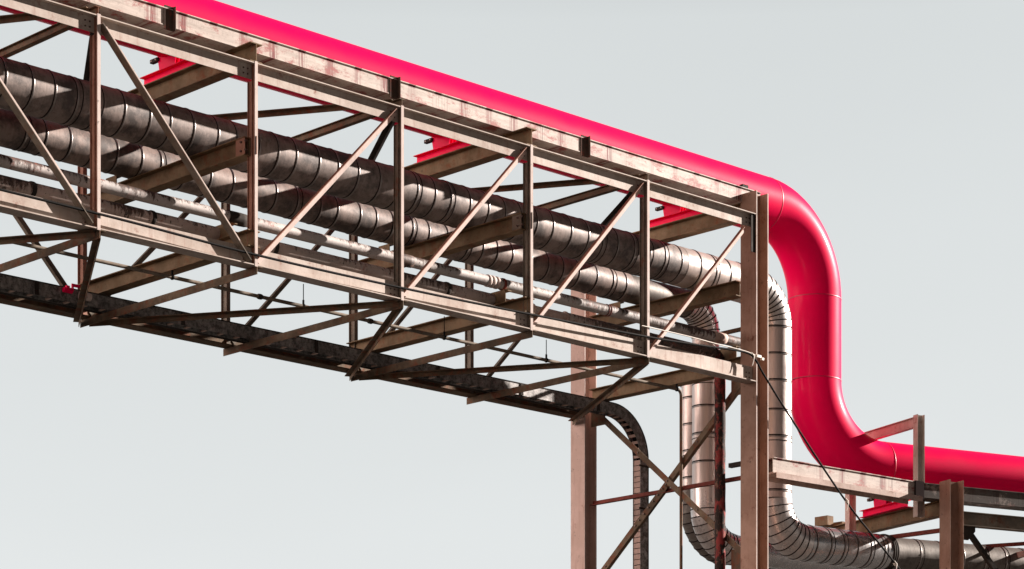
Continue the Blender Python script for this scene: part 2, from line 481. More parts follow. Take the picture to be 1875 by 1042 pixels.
# ================================================================ the truss bridge
BR = thing('truss_bridge', (3.8, 2.04, ZB), 'long steel truss bridge with cream chords and brown beams, carrying the pipes inside', 'bridge')
XE = NX[-1]
for y0, nm in ((0.0, 'near'), (W - 0.24, 'far')):
    yc = y0 + (0.09 if nm == 'near' else 0.12)
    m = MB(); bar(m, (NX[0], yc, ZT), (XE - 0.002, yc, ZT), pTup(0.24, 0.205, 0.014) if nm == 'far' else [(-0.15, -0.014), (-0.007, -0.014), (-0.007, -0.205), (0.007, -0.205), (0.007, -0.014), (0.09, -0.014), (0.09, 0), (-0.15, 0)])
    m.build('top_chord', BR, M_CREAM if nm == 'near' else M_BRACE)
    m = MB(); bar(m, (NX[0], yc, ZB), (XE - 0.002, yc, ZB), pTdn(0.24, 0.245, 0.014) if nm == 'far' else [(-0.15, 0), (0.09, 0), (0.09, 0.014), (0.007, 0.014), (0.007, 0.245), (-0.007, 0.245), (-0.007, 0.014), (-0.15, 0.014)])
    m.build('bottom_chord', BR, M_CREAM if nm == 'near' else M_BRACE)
# posts: I section, flange front at y=0, right edge at the node
for i, x in enumerate(NX[:-1]):
    for side in (0, 1):
        y0 = 0.0 if side == 0 else W - 0.14
        mat = (M_POSTR if i in (2, 3) else M_POSTG) if side == 0 else (M_POSTR if i == 3 else M_POSTG)
        xc = x - 0.035
        m = MB()
        z0, z1 = ZB + 0.016, ZT - 0.016
        # web and rear flange in one colour, front flange paler with sunlight painted in
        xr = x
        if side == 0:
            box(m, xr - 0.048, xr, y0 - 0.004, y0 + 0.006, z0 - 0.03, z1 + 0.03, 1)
            box(m, xr - 0.030, xr - 0.022, y0 + 0.006, y0 + 0.082, z0, z1, 0)
            box(m, xr - 0.030, xr - 0.022, y0 + 0.082, y0 + 0.150, z0 + 0.24, z1 - 0.21, 0)
            box(m, xr - 0.050, xr, y0 + 0.150, y0 + 0.158, z0 + 0.24, z1 - 0.21, 0)
            box(m, xr - 0.050, xr - 0.030, y0 + 0.060, y0 + 0.066, z0, z1, 0)
        else:
            box(m, xc - 0.035, xc + 0.035, y0, y0 + 0.010, z0, z1, 0)
            box(m, xc - 0.004, xc + 0.004, y0 + 0.010, y0 + 0.13, z0, z1, 0)
            box(m, xc - 0.035, xc + 0.035, y0 + 0.13, y0 + 0.14, z0, z1, 0)
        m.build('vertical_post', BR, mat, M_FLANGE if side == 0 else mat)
# diagonals: angles
def diagonal(x0, z0, x1, z1, y, mat, w=0.085, flip=False, name='diagonal_brace', mat2=None, out=0.06):
    m = MB()
    p0, p1 = Vector((x0, y, z0)), Vector((x1, y, z1))
    d = (p1 - p0).normalized()
    nrm = Vector((-d.z, 0, d.x))            # in-plane normal, upper-left side for rising bars
    if flip: nrm = -nrm
    back = Vector((0, 1, 0))
    def slab(a0, a1, b0, b1, mi):
        vs = []
        for q in (p0, p1):
            for a, b in ((a0, b0), (a1, b0), (a1, b1), (a0, b1)): vs.append(q + nrm * a + back * b)
        m.add(vs, [[0, 1, 2, 3], [7, 6, 5, 4], [0, 4, 5, 1], [1, 5, 6, 2], [2, 6, 7, 3], [3, 7, 4, 0]], False, mi)
    slab(-w / 2, w / 2 - 0.009, 0.0, 0.009, 1)
    slab(w / 2 - 0.009, w / 2, -out, 0.009, 0)  # near diagonals: shade coloured into this leg, sunlight into the flat one
    return m.build(name, BR, mat, mat2 or mat)
zlo, zhi = ZB + 0.10, ZT - 0.10
yn = 0.069
for side in (0, 1):
    y = yn if side == 0 else W - 0.14
    for i in range(len(NX) - 1):
        a, b = NX[i], NX[i + 1]
        falls = i <= 2                # first bays fall to the right, the others rise
        mt = M_BRACE if side == 0 else M_POSTG
        if falls: diagonal(a + 0.05, zhi + .03, b - 0.10, zlo - .02, y, M_POSTG if side == 0 else mt, 0.115, True, mat2=M_FLANGE if side == 0 else mt, out=0.115 if side == 0 else 0.06)
        else: diagonal(a + 0.05, zlo - .02, b - 0.09 - (0.15 if i == 6 else 0), zhi + .03 - (0.22 if i == 6 else 0), y, M_POSTR if side == 0 else mt, 0.085, False, mat2=M_FLANGE if side == 0 else mt)
# gusset plates behind the joints
for i, x in enumerate(NX):
    for (dx0, dx1, z0, z1) in ((-0.22, 0.02, ZT - 0.203, ZT - 0.016), (-0.22, 0.02, ZB + 0.016, ZB + 0.243)):
        if i == 7: dx0, dx1 = -0.20, -0.004
        m = MB()
        vs = []
        out = [(x + dx0, z1), (x + dx0, z0 + 0.08 if z0 > 12 else z0), (x + dx0 + 0.10, z0), (x + dx1, z0), (x + dx1, z1)]
        for yy in (0.0785, 0.0825):
            vs += [(p, yy, q) for p, q in out]
        n = len(out)
        m.add(vs, [list(range(n)), list(range(2 * n - 1, n - 1, -1))] + [[k, n + k, n + (k + 1) % n, (k + 1) % n] for k in range(n)])
        for bx, bz in ((0.04, 0.05), (0.04, 0.12), (0.11, 0.05), (0.11, 0.12)):
            tube(m, [(x + dx0 + bx, 0.0785, z0 + bz), (x + dx0 + bx, 0.066, z0 + bz)], 0.011, 6, True, 1)
        m.build('gusset_plate', BR, M_CREAM, M_BOLT)
m = MB(); box(m, XE - 0.10, XE - 0.003, 0.02, 0.03, ZT - 0.62, ZT - 0.016); m.build('end_plate', BR, M_DARK)
# hanging cross angles under the bottom chords at every node
for x in NX[:-1]:
    m = MB()
    box(m, x - 0.012, x - 0.002, 0.0, W + 0.02, ZB - 0.112, ZB - 0.004)
    box(m, x - 0.002, x + 0.085, 0.0, W + 0.02, ZB - 0.014, ZB - 0.004)
    m.build('bottom_cross_angle', BR, M_BRACE)
# plan bracing (W pattern), bottom and top
def plan(xa, ya, xb, yb, z, mat, h=0.075, w=0.085):
    m = MB(); bar(m, (xa, ya, z), (xb, yb, z), [(-w, 0), (0, 0), (0, -h), (-0.009, -h), (-0.009, -0.009), (-w, -0.009)])
    m.build('plan_brace', BR, mat)
zl = ZB - 0.016
ev = [0, 2, 4, 6]
for i in ev:
    if i > 0: plan(NX[i] - 0.02, 0.08, NX[i - 1] + 0.10, W - 0.05, zl, M_BRACE)
    plan(NX[i] + 0.06, 0.08, NX[i + 1] - 0.03, W + 0.02, zl - 0.012, M_BRACE)
for i in ev:
    if i > 0: plan(NX[i] - 0.10, 0.10, NX[i - 1] + 0.10, W - 0.1, ZT + 0.085, M_BRACE)
    plan(NX[i] + 0.06, 0.10, NX[i + 1] - 0.05, W - 0.1, ZT + 0.085, M_DARK)
# light cross beams on the top chords at even nodes
for i in ev:
    m = MB(); bar(m, (NX[i] - 0.03, 0.0, ZT + 0.055), (NX[i] - 0.03, W, ZT + 0.055), pI(0.105, 0.09, 0.007, 0.008))
    m.build('light_cross_beam', BR, M_BRACE)
# heavy cross beams: top, middle and bottom level at odd nodes
for i in (1, 3, 5, 7):
    xc = NX[i] - 0.02 if i < 7 else 12.735
    ys = 0.0 if i < 7 else 0.345
    m = MB(); bar(m, (xc, ys, ZT + 0.131), (xc, W, ZT + 0.131), pI(0.256, 0.20, 0.009, 0.014)); m.build('top_cross_beam', BR, M_BEAM)
    m = MB(); bar(m, (xc - .02, ys + 0.11, 12.14), (xc - .02, W - (0.15 if i < 7 else 0.3), 12.14), pI(0.245, 0.19, 0.009, 0.013)); m.build('middle_cross_beam', BR, M_BEAM)
    m = MB(); bar(m, (xc - .02, ys + 0.02, 10.906), (xc - .02, W - (0.02 if i < 7 else 0.3), 10.906), pI(0.222, 0.20, 0.009, 0.013)); m.build('bottom_cross_beam', BR, M_BEAM)
    # stop bracket for the far clad pipe, pale stub flanges by the near post
    m = MB(); bar(m, (xc - 0.09, 3.06, 12.264), (xc - 0.09, 3.32, 12.264), pU(0.10, 0.13, 0.01)); m.build('pipe_stop', BR, M_BEAM)
    if i < 7:
        m = MB()
        box(m, xc - 0.105, xc - 0.096, 0.115, 0.31, 12.03, 12.25)
        for yy in (0.15, 0.25):
            for zz in (12.08, 12.2):
                tube(m, [(xc - 0.096, yy - 0.06, zz), (xc - 0.125, yy - 0.06, zz)], 0.016, 8, True, 1)
        box(m, xc - 0.01, xc - 0.001, -0.014, -0.005, 12.02, 12.26)
        m.build('bolted_cleat', BR, M_POSTR if i == 3 else M_POSTG, M_BOLT)
    # channel block under the white pipe
    m = MB(); bar(m, (xc - 0.06, 0.50, 11.02), (xc - 0.06, 0.92, 11.02), pU(0.13, 0.20, 0.012)); m.build('pipe_block', BR, M_BEAM)
# main girder that carries the pink pipe
def girder(pts, z0, z1, mat, parent, w=0.34, flange=0.012, name='girder'):
    """two-web girder with thin overhanging flanges following a plan polyline (front face on the line)"""
    m = MB()
    n = len(pts); P2 = [Vector((p[0], p[1], 0)) for p in pts]
    nr = []
    for i in range(n):
        d0 = (P2[i] - P2[i - 1]).normalized() if i else (P2[1] - P2[0]).normalized()
        d1 = (P2[i + 1] - P2[i]).normalized() if i < n - 1 else d0
        q = (d0 + d1).normalized(); nr.append(Vector((-q.y, q.x, 0)))
    def strip(a0, a1, b0, b1):
        vs = []
        for p, q in zip(P2, nr):
            for a, b in ((a0, b0), (a1, b0), (a1, b1), (a0, b1)):
                v = p + q * a; vs.append((v.x, v.y, b))
        fs = [[0, 3, 2, 1]]
        for i in range(n - 1):
            k = 4 * i
            for j in range(4):
                j2 = (j + 1) % 4
                fs.append([k + j, k + j2, k + 4 + j2, k + 4 + j])
        k = 4 * (n - 1); fs.append([k, k + 1, k + 2, k + 3])
        m.add(vs, fs)
    strip(0.008, 0.018, z0 + flange, z1 - flange)
    strip(w - 0.018, w - 0.008, z0 + flange, z1 - flange)
    strip(-0.012, w, z1 - flange, z1)
    strip(0.0, w, z0, z0 + flange)
    return m.build(name, parent, mat)
girder([(NX[0], 0.3), (13.05, 0.3)], 13.492, 13.724, M_STR, BR, name='pipe_girder')
for x in (-2.6, 1.3, 5.187, 9.0):
    m = MB(); bar(m, (x - 0.10, 0.303, 13.44), (x - 0.10, 0.303, 13.755), [(0, 0), (0.15, 0), (0.15, 0.06), (0.138, 0.06), (0.138, 0.012), (0, 0.012)], (0, -1, 0))
    m.build('girder_stiffener', BR, M_STIFF)
m = MB(); box(m, 12.66, 12.80, 0.345, 0.42, 13.724, 13.80); m.build('girder_stiffener', BR, M_DARK)
# ================================================================ the trestle at the end of the truss
TR = thing('support_trestle', (12.735, 2.0, 0.0), 'tall trestle of two brown H columns with crossed braces at the end of the truss', 'trestle')
def column(y0, mat, ztop, par, x0=12.59, name='column', mat2=None):
    m = MB()
    w, b, tf = 0.29, 0.33, 0.016
    box(m, x0, x0 + tf, y0, y0 + b, 0.02, ztop)
    box(m, x0 + w - tf, x0 + w, y0, y0 + b, 0.02, ztop)
    box(m, x0 + tf, x0 + w - tf, y0 + b / 2 - 0.006, y0 + b / 2 + 0.006, 0.02, ztop - 0.004)
    for q in (x0, x0 + w - tf):
        box(m, q - 0.001, q + tf + 0.001, y0 - 0.006, y0 - 0.0005, 0.02, ztop, 1)  # pale strips paint sunlit highlights along the flange edges
    c = m.build(name, par, mat, M_FLANGE)
    m = MB(); box(m, x0 - 0.12, x0 + w + 0.12, y0 - 0.1, y0 + b + 0.1, 0.0, 0.02); m.build('base_plate', c, M_DARK)
    return c
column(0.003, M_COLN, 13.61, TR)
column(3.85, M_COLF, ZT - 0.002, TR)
def tbar(p0, p1, mat, w=0.09, name='cross_brace', par=None, off=0.0, bolts=0):
    m = MB()
    p0, p1 = Vector(p0), Vector(p1); p0.x += off; p1.x += off
    bar(m, p0, p1, [(0, -w / 2), (w * 0.8, -w / 2), (w * 0.8, -w / 2 + 0.009), (0.009, -w / 2 + 0.009), (0.009, w / 2), (0, w / 2)] if p1.y > p0.y else
        [(0, -w / 2), (0, w / 2), (-0.009, w / 2), (-0.009, -w / 2 + 0.009), (-w * 0.8, -w / 2 + 0.009), (-w * 0.8, -w / 2)])
    d = (p1 - p0)
    for k in range(bolts):
        c = p0 + d * ((k + 0.5) / bolts)
        tube(m, [c + Vector((-0.02, 0, 0)), c + Vector((0.004, 0, 0))], 0.016, 8, True, 1)
    return m.build(name, par or TR, mat, M_BOLT)
tbar((12.70, 0.36, 7.84), (12.70, 3.70, 10.64), M_BRACE, 0.10, bolts=5)
tbar((12.745, 0.36, 10.72), (12.745, 3.845, 7.68), M_BRACEP and M_BRACE, 0.10, bolts=5)
tbar((12.70, 0.36, 4.1), (12.70, 3.84, 7.2), M_BRACE, 0.10)
tbar((12.745, 0.36, 7.2), (12.745, 3.84, 4.1), M_BRACE, 0.10)
m = MB(); d_ = (Vector((12.745, 3.845, 7.68)) - Vector((12.745, 0.36, 10.72))).normalized(); c_ = Vector((12.725, 2.42, 8.90))
bar(m, c_ - d_ * 0.42, c_ + d_ * 0.42, [(0.0, -0.065), (0.008, -0.065), (0.008, 0.05), (0.0, 0.05)])
for k in range(6):
    q_ = c_ + d_ * (-0.35 + 0.14 * k); tube(m, [q_, q_ + Vector((-0.03, 0, 0))], 0.014, 6, True, 1)
m.build('splice_plate', TR, M_BRACE, M_BOLT)
m = MB(); box(m, 12.785, 12.795, 0.335, 3.845, 9.06, 9.135); box(m, 12.72, 12.785, 0.335, 3.845, 9.06, 9.07)
m.build('strut', TR, M_REDSTEEL)
for y, z in ((0.345, 10.60), (3.52, 10.56), (0.345, 7.75)):
    m = MB(); box(m, 12.752, 12.762, y, y + 0.33, z - 0.16, z + 0.2); m.build('gusset_plate', TR, M_BRACE)
m = MB(); bar(m, (12.62, 0.34, 9.26), (12.62, 0.62, 9.26), pU(0.08, 0.07, 0.01)); m.build('stub_bracket', TR, M_DARK)

# ================================================================ pipes
TH = R(17.0)
D2 = Vector((math.cos(TH), -math.sin(TH), 0)); N2 = Vector((math.sin(TH), math.cos(TH), 0))
TH1 = R(7.0)
D1 = Vector((math.cos(TH1), -math.sin(TH1), 0))

# --- pink main
PK = thing('pink_pipe', (3.8, 1.9, 13.78), 'thick glossy pink pipe on top of the truss, plunging down at its right end', 'pipe')
PR = 0.467
zP, yP, xV, zL = 14.245, 1.9, 16.36, 10.02
A = Vector((NX[0], yP, zP)); Bc = Vector((xV, yP, zP)); Cc = Vector((xV, yP, zL)); E = Cc + D2 * 7.0
a1 = arc(A, Bc, Cc, 1.4, 18); a2 = arc(Bc, Cc, E, 1.4, 18)
m = MB(); tube(m, [A, a1[0]], PR, 48); m.build('straight_run', PK, M_PINK)
m = MB(); tube(m, a1, PR, 48, False); m.build('elbow', PK, M_PINK)
m = MB(); tube(m, [a1[-1], a2[0]], PR, 48, False); m.build('riser', PK, M_PINK)
m = MB(); tube(m, a2, PR, 48, False); m.build('elbow', PK, M_PINK)
m = MB(); tube(m, [a2[-1], E], PR, 48); m.build('straight_run', PK, M_PINK)
for c, d in ((a1[0], (1, 0, 0)), (a1[-1], (0, 0, 1)), (a2[0], (0, 0, 1)), (a2[-1], D2)):
    m = MB(); ring(m, c, d, PR, 0.022, 0.004, 48); m.build('weld_seam', PK, M_PINKSEAM)
def saddle(c, axis_y, ztop, zpipe):
    """pink cross I-beam with a curved shoe and a small black clamp"""
    c = Vector(c); y = Vector(axis_y)
    m = MB(); bar(m, c - y * 0.75, c + y * 0.62, pI(0.13, 0.16, 0.008, 0.01))
    s = m.build('saddle', PK, M_PINK)
    m = MB(); xx = Vector((y.y, -y.x, 0))
    zz = c.z + 0.065
    for k in (-0.06, 0.0, 0.06):
        q = c + xx * k
        prof = []
        for j in range(9):
            t = -0.5 + 1.0 * j / 8
            prof.append((math.sin(t) * PR * 0.995, zpipe - math.cos(t) * PR * 0.999))
        vs = []
        for s2 in (-0.005, 0.005):
            for a, z in prof: vs.append(q + xx * s2 + y * a + Vector((0, 0, z - c.z)))
            vs.append(q + xx * s2 + y * 0.18 + Vector((0, 0, 0.066))); vs.append(q + xx * s2 - y * 0.18 + Vector((0, 0, 0.066)))
        n = 11
        m.add(vs, [list(range(n)), list(range(2 * n - 1, n - 1, -1))] + [[i, n + i, n + (i + 1) % n, (i + 1) % n] for i in range(n)])
    m.build('shoe', s, M_PINK)
    m = MB(); q = c + y * 0.265 - xx * 0.07 + Vector((0, 0, 0.215))
    bar(m, q - y * 0.085, q + y * 0.085, pR(0.06, 0.05))
    for k in (-0.05, 0.05):
        w = q + y * k
        tube(m, [w - xx * 0.028, w - xx * 0.038], 0.011, 8, True, 1)
    m.build('clamp', s, M_DARK, M_FLANGE)
for i in (1, 3, 5, 7):
    xc = NX[i] - 0.02 if i < 7 else 12.735
    saddle((xc, yP, ZT + 0.2625 + 0.065), (0, 1, 0), ZT, zP)

def bands(parent, pts, rad, spacing, jit=0.08, w=0.022):
    pts = [Vector(p) for p in pts]
    for a, b in zip(pts[:-1], pts[1:]):
        d = (b - a); L = d.length; d.normalize()
        s = spacing * 0.6
        while s < L - 0.05:
            c = a + d * s
            m = MB(); ring(m, c, d, rad, w, 0.007, 36, 0); ring(m, c - d * (w * 0.5 + 0.011), d, rad, 0.018, 0.003, 36, 1)
            if random.random() < 0.28: ring(m, c + d * 0.07, d, rad, 0.014, 0.005, 36, 1)
            m.build('jacket_band', parent, M_BAND, M_SEAM)
            s += spacing * (1 + random.uniform(-jit, jit))

# --- nearer clad pipe
P1 = thing('clad_pipe', (3.8, 1.4, 12.28), 'upper nearer one of the two thick grey banded clad pipes inside the truss', 'pipe')
r1 = 0.31
A = Vector((-5, 1.4, 12.60)); Bc = Vector((14.66, 1.4, 12.60)); Cc = Vector((14.66, 1.4, 8.42)); E = Cc + D1 * 2.98; F = E + D2 * 5.0
a1 = arc(A, Bc, Cc, 0.62, 9); a2 = arc(Bc, Cc, E, 0.66, 9)
m = MB(); tube(m, [A, (12.2, 1.4, 12.60)], r1, 40); m.build('straight_run', P1, M_JACK)
m = MB(); tube(m, [(12.2, 1.4, 12.60), a1[0]], r1 + 0.003, 40, True); m.build('straight_run', P1, M_SHINE)
m = MB(); gored(m, a1, r1, 36); m.build('elbow', P1, M_GORE, M_SEAM)
m = MB(); tube(m, [a1[-1], a2[0]], r1, 40, False); m.build('riser', P1, M_SHINE)
m = MB(); gored(m, a2, r1, 36); m.build('elbow', P1, M_GORE, M_SEAM)
m = MB(); tube(m, [a2[-1], E - D1 * 0.4], r1, 40, False); m.build('straight_run', P1, M_RUN)
m = MB(); tube(m, [E - D1 * 0.4, E, F], r1 - 0.012, 40, True); m.build('straight_run', P1, M_RUND)
bands(P1, [(-1.9, 1.4, 12.6), (12.2, 1.4, 12.6)], r1, 0.37, 0.16)
bands(P1, [(12.3, 1.4, 12.6), a1[0]], r1 + 0.003, 0.36, 0.03)
bands(P1, [a1[-1] + Vector((0, 0, .25)), a2[0] - Vector((0, 0, .2))], r1, 0.47, 0.06, 0.022)
bands(P1, [a2[-1] - D1 * 0.1, E - D1 * 0.4], r1, 0.33, 0.05, 0.022)
bands(P1, [E, F], r1 - 0.012, 0.48, 0.3)
m = MB()
for k in (0.0, 0.05, 0.10): ring(m, E - D1 * (0.40 - k), D1, r1, 0.035, 0.022 - k * 0.1, 40)
m.build('flange_ring', P1, M_DARK)

# --- farther clad pipe
P2 = thing('clad_pipe', (3.8, 2.7, 12.27), 'lower farther one of the two thick grey banded clad pipes inside the truss', 'pipe')
r2 = 0.247
A = Vector((-5, 2.7, 12.512)); Bc = Vector((14.40, 2.7, 12.512)); Cc = Vector((14.40, 2.7, 8.42)); E = Cc + D1 * 7.0
a1 = arc(A, Bc, Cc, 0.5, 8); a2 = arc(Bc, Cc, E, 0.62, 9)
m = MB(); tube(m, [A, (12.35, 2.7, 12.512)], r2, 36); m.build('straight_run', P2, M_JACK2)
m = MB(); tube(m, [(12.35, 2.7, 12.512), a1[0]], r2 - 0.02, 36, True); m.build('straight_run', P2, M_RUND)
m = MB(); gored(m, a1, r2, 32); m.build('elbow', P2, M_GORE, M_SEAM)
m = MB(); tube(m, [a1[-1], a2[0] + Vector((0, 0, .35))], r2 - 0.012, 36, True); m.build('riser', P2, M_SHINE)
m = MB(); gored(m, [a2[0] + Vector((0, 0, .35)), a2[0] + Vector((0, 0, .0))] + a2[1:], r2 + 0.012, 32); m.build('elbow', P2, M_GORE, M_SEAM)
m = MB(); tube(m, [a2[-1], E], r2, 36); m.build('straight_run', P2, M_RUN)
bands(P2, [(0.3, 2.7, 12.512), (12.35, 2.7, 12.512)], r2, 0.38, 0.18)
bands(P2, [a1[-1], a2[0] + Vector((0, 0, .5))], r2 - 0.012, 0.47, 0.05, 0.022)

# small steel strut seen past the elbow
m = MB(); bar(m, (14.42, 1.55, 12.0), (14.42, 2.47, 12.0), pL(0.06, 0.06, 0.008)); m.build('pipe_strut', P2, M_BRACE)

# --- second riser behind it
P2B = thing('clad_riser', (14.72, 3.25, 8.2), 'half-hidden silver clad riser between the slim conduit and the wider silver riser', 'pipe')
A = Vector((14.74, 3.25, 11.35)); Cc = Vector((14.74, 3.25, 8.50)); E = Cc + D1 * 6.0
a2 = arc(A, Cc, E, 0.72, 9)
m = MB(); tube(m, [A, a2[0] + Vector((0, 0, .3))], r2 - 0.004, 36); m.build('riser', P2B, M_SHINE)
m = MB(); gored(m, [a2[0] + Vector((0, 0, .3))] + a2, r2 + 0.02, 32); m.build('elbow', P2B, M_RUND, M_SEAM)
m = MB(); tube(m, [a2[-1], E], r2, 36); m.build('straight_run', P2B, M_RUND)
bands(P2B, [A, a2[0] + Vector((0, 0, .3))], r2 - 0.004, 0.47, 0.05, 0.022)
m = MB(); ring(m, A - Vector((0, 0, .02)), (0, 0, 1), r2, 0.05, 0.02, 32); m.build('end_collar', P2B, M_BAND)

# --- white peeling pipe
P3 = thing('peeling_pipe', (3.8, 0.6, 11.24), 'white peeling pipe with black spots, upper of the thin pair above the bottom chord', 'pipe')
r3 = 0.079
m = MB(); tube(m, [(-5, .6, 11.315), (7.55, .6, 11.315)], r3, 24); m.build('straight_run', P3, M_PEEL)
m = MB(); tube(m, [(7.55, .6, 11.315), (13.0, .6, 11.315)], r3 + 0.004, 24); m.build('straight_run', P3, M_PEEL)
for x in (7.25, 7.33, 7.42, 7.55, 9.75, 9.8):
    m = MB(); ring(m, (x, .6, 11.315), (1, 0, 0), r3, 0.05 if x < 9 else 0.02, 0.012, 24); m.build('wrap_band', P3, M_FLANGE if x < 7.5 else M_REDSTEEL)
for x, mm in ((2.6, M_DARK), (5.6, M_PEEL2), (12.35, M_BRACEP)):
    m = MB(); ring(m, (x, .6, 11.315), (1, 0, 0), r3, 0.30, 0.010, 24); m.build('sleeve', P3, mm)
# --- lower peeling pipe with rusty riser
P4 = thing('peeling_pipe', (3.8, 0.8, 11.02), 'rust-blotched thin lower pipe of the pair, ending in a flaking red riser', 'pipe')
A = Vector((-5, .8, 11.115)); Bc = Vector((12.62, .8, 11.115)); Cc = Vector((12.62, .8, 0.0))
a1 = arc(A, Bc, Cc, 0.16, 6)
m = MB(); tube(m, [A, (7.62, .8, 11.115)], 0.092, 24); m.build('straight_run', P4, M_PEEL2)
m = MB(); tube(m, [(7.62, .8, 11.115), (9.1, .8, 11.115)], 0.072, 24, True); m.build('straight_run', P4, M_BRACEP)
m = MB(); tube(m, [(9.1, .8, 11.115), a1[0]], 0.082, 24, True); m.build('straight_run', P4, M_PEEL2)
for x in (7.95, 8.35, 9.05):
    m = MB(); ring(m, (x, .8, 11.115), (1, 0, 0), 0.072, 0.035, 0.022, 24); m.build('pipe_flange', P4, M_BRACEP)
for x in (-0.5, 1.35, 3.4, 6.6):
    m = MB(); ring(m, (x, .8, 11.115), (1, 0, 0), 0.092, 0.06, 0.012, 24); m.build('pipe_flange', P4, M_DARK)
m = MB(); tube(m, a1, 0.088, 24, False); m.build('elbow', P4, M_RISER)
m = MB()
npt = 60; pz = [a1[-1].z - (a1[-1].z) * k / npt for k in range(npt + 1)]
tube(m, [(12.62, .8, z) for z in pz], [0.088 + random.uniform(-0.004, 0.006) for _ in pz], 20); m.build('riser', P4, M_RISER)

# --- thin conduit under the beams
P5 = thing('conduit', (3.8, 1.73, 10.68), 'slim dark conduit slung under the truss on rods, dropping down between the columns', 'conduit')
A = Vector((-5, 1.73, 10.70)); Bc = Vector((12.705, 1.73, 10.70)); Cc = Vector((12.705, 1.73, 0.0))
a1 = arc(A, Bc, Cc, 0.09, 6)
m = MB(); tube(m, [A, a1[0]], 0.026, 14); m.build('straight_run', P5, M_POSTG)
m = MB(); tube(m, a1, 0.027, 14, False); m.build('elbow', P5, M_POSTG)
m = MB(); tube(m, [a1[-1], Cc], 0.026, 14); m.build('riser', P5, M_BRACE)
for x in (2.38, 4.69, 7.42, 9.58, 12.6):
    m = MB(); top = 10.79 if x in (2.38, 12.6) else 11.02
    tube(m, [(x, 1.73, 10.73), (x, 1.73, top)], 0.0065, 8)
    ring(m, (x, 1.73, 10.70), (1, 0, 0), 0.026, 0.03, 0.012, 14)
    tube(m, [(x, 1.73, 10.735), (x, 1.73, 10.79)], 0.016, 8)
    m.build('hanger_rod', P5, M_WIRE)
for x in (5.95, 3.9):
    m = MB(); ring(m, (x, 1.73, 10.70), (1, 0, 0), 0.026, 0.07, 0.014, 14); m.build('coupling', P5, M_DARK)

# ================================================================ cable tray
CT = thing('cable_tray', (3.8, 3.43, ZB), 'dark mottled cable tray along the far bottom edge, curving down beside the far column', 'cable tray')
r_in = 0.68; xc, zc = 13.44 - r_in, ZB + 0.0 - r_in
def tray_path(off):
    """points offset upwards/outwards by off from the tray floor line, with outward normals"""
    pts = [((-5, ZB + off), (0, 1)), ((xc, ZB + off), (0, 1))]
    for k in range(1, 17):
        t = math.pi / 2 * k / 16
        pts.append(((xc + (r_in + off) * math.sin(t), zc + (r_in + off) * math.cos(t)), (math.sin(t), math.cos(t))))
    pts.append(((xc + r_in + off, 0.0), (1, 0)))
    return [p for p, n in pts]
def ribbon(y0, y1, o0, o1):
    m = MB(); a, b = tray_path(o0), tray_path(o1); n = len(a); vs = []
    for p, q in zip(a, b): vs += [(p[0], y0, p[1]), (p[0], y1, p[1]), (q[0], y1, q[1]), (q[0], y0, q[1])]
    fs = [[0, 1, 2, 3], [4 * n - 1, 4 * n - 2, 4 * n - 3, 4 * n - 4]]
    for i in range(n - 1):
        for j in range(4):
            j2 = (j + 1) % 4; fs.append([4 * i + j, 4 * i + 4 + j, 4 * i + 4 + j2, 4 * i + j2])
    m.add(vs, fs); return m
ribbon(3.34, 3.348, 0.0, 0.20).build('side_rail', CT, M_TRAY)
ribbon(3.512, 3.52, 0.0, 0.20).build('side_rail', CT, M_TRAY)
m = ribbon(3.33, 3.3395, 0.188, 0.20); m.build('rail_lip', CT, M_DARK)
def rung(m): m.build('rung', CT, M_COLF)
x = 0.6
while x < xc:
    rung(box(MB(), x, x + 0.04, 3.348, 3.512, ZB + 0.012, ZB + 0.03)); x += 0.30
for k in range(9):
    t = math.pi / 2 * (k + .5) / 9
    c = Vector((xc + (r_in + 0.02) * math.sin(t), 0, zc + (r_in + 0.02) * math.cos(t)))
    rung(bar(MB(), c + Vector((0, 3.348, 0)), c + Vector((0, 3.512, 0)), pR(0.045, 0.018), (math.sin(t), 0, math.cos(t))))
z = zc
while z > 0.1:
    rung(box(MB(), 13.452, 13.47, 3.348, 3.512, z - 0.082, z)); z -= 0.095 if z > 7.6 else 0.3
m = MB()
for k in range(3):
    yy = 3.375 + k * 0.05
    pts = [(p[0], yy, p[1]) for p in tray_path(0.055 + 0.01 * k)]
    tube(m, pts, 0.022, 10)
m.build('cable_bundle', CT, M_WIRE)
for x in (-0.9, 1.25, 3.75, 6.25, 8.75, 10.6, 12.4):
    m = MB(); box(m, x - 0.03, x + 0.03, 3.325, 3.3375, ZB + 0.004, ZB + 0.185); m.build('splice_plate', CT, M_DARK)
for z in (9.75, 9.02):
    m = MB(); box(m, 13.40, 13.70, 3.322, 3.333, z, z + 0.03); m.build('splice_plate', CT, M_DARK)
DP = MB(); tube(DP, [(-5, 3.70, 10.66), (12.5, 3.70, 10.66)], 0.085, 20)
tag(DP.build('drain_pipe', None, M_DARK), 'dark pipe lying between the cable tray and the far bottom chord', 'pipe')

# small red valve on the tray
V = thing('red_valve', (1.74, 3.28, 10.72), 'small red valve with square handle on the cable tray, lower left', 'valve')
m = MB(); tube(m, [(1.66, 3.29, 10.69), (1.80, 3.29, 10.69)], 0.035, 14); box(m, 1.70, 1.75, 3.265, 3.315, 10.69, 10.755); V1 = m.build('valve_body', V, M_PINK)
m = MB(); box(m, 1.80, 1.93, 3.28, 3.305, 10.76, 10.80); box(m, 1.80, 1.825, 3.28, 3.305, 10.70, 10.76); m.build('handle', V, M_PINK)
m = MB(); tube(m, [(1.93, 3.285, 10.655), (2.10, 3.285, 10.655)], 0.055, 16); m.build('valve_stub', V, M_FLANGE)

